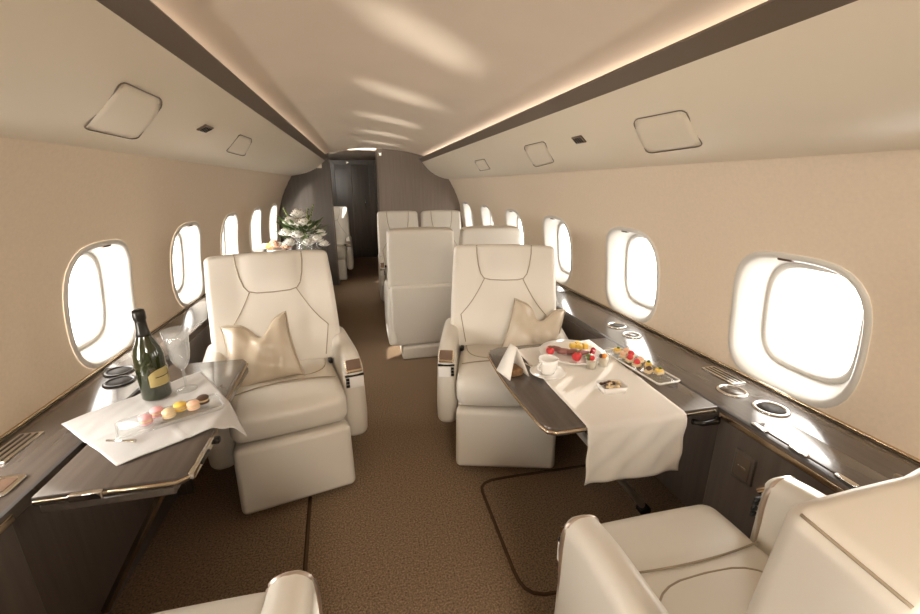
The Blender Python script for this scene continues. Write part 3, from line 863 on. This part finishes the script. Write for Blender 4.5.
for i, (x, y, lab) in enumerate(((.865, 1.52, 'leftmost yellow pineapple chunk at the back of the round plate'), (.895, 1.535, 'middle yellow pineapple chunk at the back of the round plate'), (.915, 1.505, 'rightmost yellow pineapple chunk on the round plate'), (.885, 1.505, 'front yellow pineapple chunk on the round plate'))):
    bm = B(); soft_box(bm, (0, 0, .012), (.028, .024, .024), .006, m=1, k=3, M=Matrix.Rotation(.7 * i, 4, 'Z')); tag(obj('pineapple_chunk', bm, YELL, None, (x, y, zp)), lab, 'pineapple', 'fruit on the round plate')
for i, (x, y, lab) in enumerate(((.775, 1.50, 'rolled slice of dark cured meat nearest the aisle on the round plate'), (.80, 1.47, 'rolled slice of dark cured meat in the middle of the round plate'), (.835, 1.455, 'rolled slice of dark cured meat beside the large strawberry'), (.865, 1.44, 'rolled slice of dark cured meat at the window side of the round plate'))):
    bm = B(); N = 14
    pts = [(math.cos(a * .9) * (.004 + .010 * a / 9), 0, 0) for a in range(3)]
    tube(bm, [(-.030, .004 * math.sin(i), .012), (-.01, 0, .015), (.01, .003, .014), (.030, 0, .011)], [.010, .013, .012, .009], 10)
    tag(obj('meat_roll', bm, MEAT, None, (x, y, zp - .001), (0, 0, -.7 + .3 * i)), lab, 'cold cut', 'cold cuts on the round plate')
for i, (x, y, lab) in enumerate(((.905, 1.43, 'dark red cherry on the window side rim of the round plate'), (.925, 1.455, 'second dark red cherry on the window side rim of the round plate'))):
    food('cherry', lab, 'cherry', x, y, zp + .003, mat('cherry_red_%s' % ('dark' if i else 'deep'), (.38, .015, .04), .2), (.011, .011, .011), 'fruit on the round plate', 0)
bm = B(); ball(bm, (0, 0, .010), (.020, .016, .010), 10, 6, .2); tag(obj('garnish', bm, GREENL, None, (.88, 1.405, zp - .001)), 'pale green garnish at the near rim of the round plate', 'garnish')
# two dessert glasses
for i, (x, y, m1, m2, lab) in enumerate(((.845, 1.335, RED, GREEN, 'small dessert glass topped with red berry and leaf, before the round plate'), (.905, 1.345, ORNG, BROWN, 'small dessert glass topped with orange slice, nearer the glass tray'))):
    g = thing('dessert_glass', lab, 'glass', (x, y, zr - .004), 0, 'dessert glasses on the runner')
    bm = B(); lathe(bm, [(.016, 0), (.019, .002), (.024, .045), (.0228, .045), (.017, .005), (0, .004)], 24); obj('glass_cup', bm, GLASS, g)
    bm = B(); lathe(bm, [(.0155, .006), (.0205, .032), (.018, .036), (0, .037)], 20); obj('cream_filling', bm, mat('vanilla_cream_%s' % ('pale' if i else 'soft'), (.80, .70, .55), .6), g)
    bm = B(); ball(bm, (.003, 0, .046), (.011, .009, .012), 10, 7, .1); obj('topping', bm, m1, g)
    bm = B(); ball(bm, (-.010, .004, .044), (.008, .006, .010), 8, 6, .2); obj('leaf_garnish', bm, m2, g)
# little rectangular nut dish
nd = thing('nut_dish', 'small white rectangular dish of nuts in the middle of the runner', 'dish', (.822, 1.155, zr - .004), math.radians(-4))
bm = B()
for (d, z, z2) in ((0, 0, 0),):
    o1 = rrect(0, 0, .082, .058, .010); o2 = rrect(0, 0, .094, .068, .012); o3 = rrect(0, 0, .088, .062, .010); o4 = rrect(0, 0, .076, .052, .008)
    L = [[bm.verts.new((x, y, zz)) for (x, y) in oo] for oo, zz in ((o1, 0), (o2, .026), (o3, .026), (o4, .012))]
    ring_faces(bm, L); bm.faces.new(L[0][::-1]); bm.faces.new(L[-1])
obj('bowl_body', bm, CHINA, nd)
for m, nm, n, ph in ((BROWN, 'chocolate', 12, 0), (CREAMF, 'almond', 14, 1)):
    bm = B()
    for i in range(n):
        a = random.uniform(-.034, .034); b = random.uniform(-.022, .022)
        ball(bm, (a, b, .020 + random.random() * .008), (.009, .006, .005), 8, 5, .1)
    o = obj('nut_filling', bm, m, nd); o['kind'] = 'stuff'
# glass canape tray
tr = thing('canape_tray', 'long clear glass tray of canapes between runner and ledge', 'tray', (1.047, 1.315, ZT + .0005), math.radians(4))
bm = B(); slab(bm, rrect(0, 0, .098, .33, .012), .002, .008, .002); obj('tray_base', bm, GLASS, tr)
bm = B(); tube(bm, [(x, y, .011) for (x, y) in rrect(0, 0, .100, .332, .012)], .0035, 6, closed=True); obj('tray_rim', bm, CHINA, tr)
bm = B()
for sx in (-.03, .03):
    for sy in (-.13, .13): ball(bm, (sx, sy, .0018), (.006, .006, .0018), 8, 4)
obj('tray_foot', bm, CRYST, tr)
def canape(x, y, kind, lab):
    c = thing('canape', lab, 'canape', (x, y, ZT + .010), random.random(), 'canapes on the glass tray')
    bm = B(); soft_box(bm, (0, 0, .006), (.032, .026, .012), .004, m=1, k=2); obj('cracker', bm, CREAMF, c)
    if kind == 0:
        bm = B(); ball(bm, (0, 0, .020), (.013, .013, .012), 10, 7, .1); obj('strawberry_top', bm, RED, c)
    elif kind == 1:
        bm = B(); soft_box(bm, (0, 0, .016), (.026, .022, .010), .004, m=1, k=2); obj('cheese_top', bm, YELL, c)
        bm = B(); ball(bm, (.004, 0, .024), (.007, .007, .006), 8, 6); obj('olive_top', bm, GREEN, c)
    elif kind == 2:
        bm = B(); ball(bm, (0, 0, .017), (.015, .011, .008), 10, 6, .25); obj('salmon_top', bm, PEACH, c)
    else:
        bm = B(); ball(bm, (0, 0, .017), (.014, .012, .008), 10, 6, .2); obj('dark_top', bm, BROWN, c)
cps = ((1.035, 1.445, 1, 'cheese canape at the far end of the glass tray, runner side'), (1.068, 1.430, 2, 'salmon canape at the far end of the glass tray, ledge side'),
       (1.060, 1.385, 0, 'strawberry canape toward the far end of the glass tray, ledge side'), (1.028, 1.395, 2, 'salmon canape toward the far end of the glass tray, runner side'),
       (1.030, 1.350, 0, 'strawberry canape in the middle of the glass tray, runner side'), (1.068, 1.335, 2, 'salmon canape in the middle of the glass tray, ledge side'),
       (1.030, 1.305, 0, 'strawberry canape just nearer than the middle of the tray, runner side'), (1.068, 1.285, 1, 'cheese canape just nearer than the middle of the tray, ledge side'),
       (1.040, 1.245, 3, 'dark topped canape near the near end of the glass tray'), (1.070, 1.225, 1, 'cheese canape at the near end of the glass tray, ledge side'))
for a in cps: canape(*a)

# ------------------------------------------------------------------ left credenza with flowers
cr = thing('credenza', 'low dark credenza along the left wall carrying the flowers', 'cabinet', (0, 0, 0))
bm = B(); box(bm, -.82, -.42, 3.35, 4.75, 0, .72, .004); obj('cabinet_body', bm, WOODV, cr)
bm = B(); box(bm, -1.05, -.40, 3.33, 4.77, .72, .75, .006); obj('cabinet_top', bm, WOOD, cr)
for i in range(3):
    bm = B(); box(bm, -.420, -.408, 3.38 + .455 * i, 3.81 + .455 * i, .06, .69, .003); d = obj('cabinet_door', bm, WOODV, cr)
    bm = B(); tube(bm, [(-.395, 3.60 + .455 * i, .55), (-.395, 3.70 + .455 * i, .55)], .006, 8); obj('door_handle', bm, CHROME, d)
vs = thing('flower_vase', 'glass vase of white roses and greenery behind the left swivel seat', 'vase of flowers', (-.535, 4.0, .75)); vs.scale = (1.2, 1.2, 1.2)
bm = B(); lathe(bm, [(.045, 0), (.055, .003), (.060, .05), (.050, .10), (.058, .13), (.055, .13), (.047, .10), (.055, .05), (.05, .008), (0, .006)], 28); obj('vase_body', bm, GLASS, vs)
bm = B()
def leaf(bm, c, d, L, w):
    c = Vector(c); d = Vector(d).normalized(); sd = d.cross(Vector((0, 0, 1))).normalized() if abs(d.z) < .95 else Vector((1, 0, 0))
    nn = sd.cross(d)
    a = [bm.verts.new(c + d * L * t + sd * w * math.sin(PI * min(1, t * .92 + .08)) * .5 * q + nn * (.006 * math.sin(PI * t) if q == 0 else 0)) for t in (0, .33, .66, 1) for q in (-1, 0, 1)]
    for i in range(3):
        for j in range(2): bm.faces.new((a[i * 3 + j], a[i * 3 + j + 1], a[i * 3 + j + 4], a[i * 3 + j + 3]))
for i in range(130):
    a = random.random() * 2 * PI; e = random.uniform(-.1, .9); r = random.uniform(.05, .15)
    leaf(bm, (r * math.cos(a) * .9, r * math.sin(a) * .9, .15 + r * e * .8), (math.cos(a), math.sin(a), e), random.uniform(.05, .09), random.uniform(.02, .035))
fo = obj('foliage', bm, GREEN, vs); mo = fo.modifiers.new('thickness', 'SOLIDIFY'); mo.thickness = .001; fo['kind'] = 'stuff'
bm = B()
for i in range(7):
    a = random.random() * 6.28; tube(bm, [(0, 0, .02), (.02 * math.cos(a), .02 * math.sin(a), .14), (.06 * math.cos(a), .06 * math.sin(a), .24)], .003, 5)
for (x, h) in ((-.12, .34), (.09, .36), (-.05, .30), (.05, .33)):
    tube(bm, [(0, 0, .1), (x * .6, .01, h * .7), (x, .02, h)], .003, 5)
    for k in range(5): ball(bm, (x * (.75 + .06 * k), .015, h * (.8 + .05 * k)), (.007, .007, .011), 6, 5)
obj('stems', bm, GREENL, vs)
def rose(parent, c, r, m):
    bm = B(); ball(bm, c, (r * .5, r * .5, r * .5), 10, 7)
    for k in range(14):
        a = k * 2.4; f = k / 13
        d = Vector((math.cos(a), math.sin(a), 0)); p = Vector(c) + d * r * (.28 + .42 * f) + Vector((0, 0, r * (.25 - .5 * f)))
        M = Matrix.Translation(p) @ Matrix.Rotation(a, 4, 'Z') @ Matrix.Rotation(.15 + .95 * f, 4, 'Y')
        ball(bm, (0, 0, 0), (r * .13, r * .46, r * .50), 10, 7, M=M)
    return obj('rose', bm, m, parent)
for (x, y, z, r) in ((-.07, -.05, .25, .055), (.02, -.07, .24, .055), (-.02, .0, .30, .055), (.06, -.03, .20, .05), (-.11, -.05, .17, .05), (-.03, -.09, .16, .05), (.10, -.07, .12, .05), (.13, -.04, .16, .045), (.04, -.10, .10, .045), (-.09, -.09, .10, .045), (.0, .05, .22, .05), (.15, -.05, .08, .04)):
    rose(vs, (x, y, z), r, PETAL)
pv = thing('posy_bowl', 'low bowl of orange and peach blooms left of the white roses', 'bowl of flowers', (-.78, 4.02, .75))
bm = B(); lathe(bm, [(.05, 0), (.07, .02), (.085, .05), (.08, .05), (.065, .02), (0, .01)], 28); obj('bowl_body', bm, CHINA, pv)
for (x, y, z, m) in ((-.05, -.03, .08, ORNG), (0, -.05, .09, PEACH), (.05, -.02, .085, PETAL), (-.02, .03, .10, PEACH), (.09, -.03, .075, PEACH), (-.09, 0, .075, PETAL)):
    rose(pv, (x, y, z), .045, m)
def candle(x, y, h, label):
    c = thing('candlestick', label, 'candlestick', (x, y, .75), 0, 'candlesticks by the flowers')
    bm = B(); lathe(bm, [(.028, 0), (.028, .004), (.007, .012), (.006, h * .5), (.012, h * .52), (.012, h * .55)], 20); obj('holder', bm, CRYST, c)
    bm = B(); lathe(bm, [(.009, h * .54), (.009, h), (.003, h + .004), (0, h + .01)], 14); obj('candle', bm, PETAL, c)
candle(-.70, 4.25, .30, 'tall white candle in a glass holder left of the rose vase')
candle(-.40 - .05, 4.30, .22, 'shorter white candle in a glass holder right of the rose vase')

# far right conference table between the two pairs
ct = thing('conference_table', 'small dark table between the two right hand seat pairs', 'table')
bm = B(); slab(bm, rrect(.78, 3.80, .80, .40, .03), .625, .655, .005); obj('tabletop', bm, WOOD, ct, sharp=40)
bm = B(); lathe(bm, [(.12, 0), (.12, .015), (.03, .03), (.03, .61), (.08, .626)], 24, (.78, 3.80, 0)); obj('pedestal', bm, CHROME, ct)

# small round lamps near the bulkhead
def round_lamp(loc, lab, axis):
    o = thing('spot_lamp', lab, 'lamp', loc, 0, 'small round lamps by the forward bulkhead')
    if axis == 'y': o.rotation_euler = (PI / 2, 0, 0)
    bm = B(); lathe(bm, [(.026, 0), (.026, .008), (.018, .014), (.017, .012)], 20); obj('lamp_ring', bm, CHROME, o)
    bm = B(); lathe(bm, [(.017, .004), (.016, .011), (0, .013)], 16); obj('lamp_lens', bm, LAMPE, o)
round_lamp((.285, YF - .001, 1.755), 'small round white lamp at the top left corner of the brown right bulkhead', 'y')
round_lamp((-.20, 8.199, 1.755), 'small round lamp above the dark door at the end of the corridor', 'y')
bm = B(); soft_box(bm, (-.52, YF - .008, 1.60), (.10, .016, .06), .006, m=1, k=2)
tag(obj('wall_fitting', bm, WHITEPL), 'small pale box fixed high on the dark left bulkhead', 'fitting')

# ------------------------------------------------------------------ light
W = bpy.data.worlds.new('bright_overcast'); scene.world = W; W.use_nodes = True
bg = W.node_tree.nodes['Background']; bg.inputs['Color'].default_value = (1.0, .935, .85, 1); bg.inputs['Strength'].default_value = 8.5

nt = W.node_tree
tc = nt.nodes.new('ShaderNodeTexCoord'); dt = nt.nodes.new('ShaderNodeVectorMath'); dt.operation = 'DOT_PRODUCT'; dt.inputs[1].default_value = (-.70, -.70, .12)
nt.links.new(tc.outputs['Generated'], dt.inputs[0])
mr = nt.nodes.new('ShaderNodeMapRange'); mr.interpolation_type = 'SMOOTHSTEP'
mr.inputs['From Min'].default_value = 0; mr.inputs['From Max'].default_value = 1; mr.inputs['To Min'].default_value = 6.5; mr.inputs['To Max'].default_value = 24
nt.links.new(dt.outputs['Value'], mr.inputs['Value']); nt.links.new(mr.outputs['Result'], bg.inputs['Strength'])

def sun(name, d, e, ang, col):
    L = bpy.data.lights.new(name, 'SUN'); L.energy = e; L.angle = math.radians(ang); L.color = col
    o = bpy.data.objects.new(name, L); COL.objects.link(o)
    o.rotation_euler = Vector(d).to_track_quat('-Z', 'Y').to_euler(); return o
sun('sun', (1, 1, -.64), 9.0, .8, (1, .93, .82))
sun('ceiling_streak_sun', (1, 1, .66), 3.6, 3.5, (1, .95, .87))  # added upward-shining sun from the left, no wing built, for the ceiling streaks
sun('runner_streak_sun', (-1, -.84, -.30), 3.2, 1.2, (1, .94, .84))  # added second sun from the right, for the streak on the runner
def area(name, loc, d, sx, sy, e, col, portal=False, spread=180):
    L = bpy.data.lights.new(name, 'AREA'); L.shape = 'RECTANGLE'; L.size = sx; L.size_y = sy; L.energy = e; L.color = col; L.spread = math.radians(spread)
    if portal: L.cycles.is_portal = True
    o = bpy.data.objects.new(name, L); COL.objects.link(o); o.location = loc
    o.rotation_euler = Vector(d).to_track_quat('-Z', 'Y').to_euler(); return o
for s in (-1, 1):
    al = math.asin((WZ - ZC) / RAD)
    for yc in WIN_Y:
        p = Vector((xw(WZ, s), yc, WZ)) + Vector((s * math.cos(al), 0, math.sin(al))) * .115
        area('window_portal', p, (-s * math.cos(al), 0, -math.sin(al)), .34, .40, 1, (1, 1, 1), True)
# cove strips hidden behind the trims, washing the ceiling
for x, q in ((.862, -1), (-.440, 1)):
    c = area('cove_light', (x, 2.1, 1.690), (0, 0, 1), .020, 7.4, 1.6, (1, .84, .70))
    c.rotation_euler = (0, PI - q * .35, 0)
# added fill lamp high in the rear cabin, behind the camera
area('rear_fill_light', (.21, -1.15, 1.79), (0, .8, -1), .55, .8, 46, (1, .86, .70))
# unseen pod added outside, left rear, to keep sun off the rear windows
bm = B(); lathe(bm, [(.30, -1.5), (.48, -1.2), (.52, -.6), (.50, .3), (.34, 1.3), (.30, 1.3), (.2, .8), (.0, .8)], 40)
en = obj('sun_blocker', bm, BINM, None, (-4.2, -3.25, 2.75), (math.radians(90), 0, 0)); en['kind'] = 'structure'

# ------------------------------------------------------------------ camera
cam = bpy.data.cameras.new('camera'); co = bpy.data.objects.new('camera', cam); COL.objects.link(co)
F = 410.0
cam.sensor_fit = 'HORIZONTAL'; cam.sensor_width = 36; cam.lens = 36 * F / 920; cam.clip_start = .02
fw = Vector((360 - 460, 185 - 307, F)).normalized()      # cabin axis in image space (x right, y down, z ahead)
up = Vector((1, 0, 0)).cross(fw).normalized()
if up.y > 0: up = -up
rt = fw.cross(up)
if rt.x < 0: rt = -rt
# rows rt/fw/up are world x/y/z seen from the camera
Mx = Matrix(((rt.x, -rt.y, -rt.z), (fw.x, -fw.y, -fw.z), (up.x, -up.y, -up.z)))
co.matrix_world = Matrix.Translation((0, 0, 1.36)) @ Mx.to_4x4()
scene.camera = co
vs_ = scene.view_settings
scene.display_settings.display_device = 'sRGB'
vs_.view_transform = 'Standard'; vs_.look = 'None'; vs_.gamma = 1; vs_.use_curve_mapping = False
vs_.exposure = 0.55
scene.cycles.max_bounces = 14; scene.cycles.diffuse_bounces = 8; scene.cycles.transparent_max_bounces = 16
scene.cycles.sample_clamp_indirect = 6
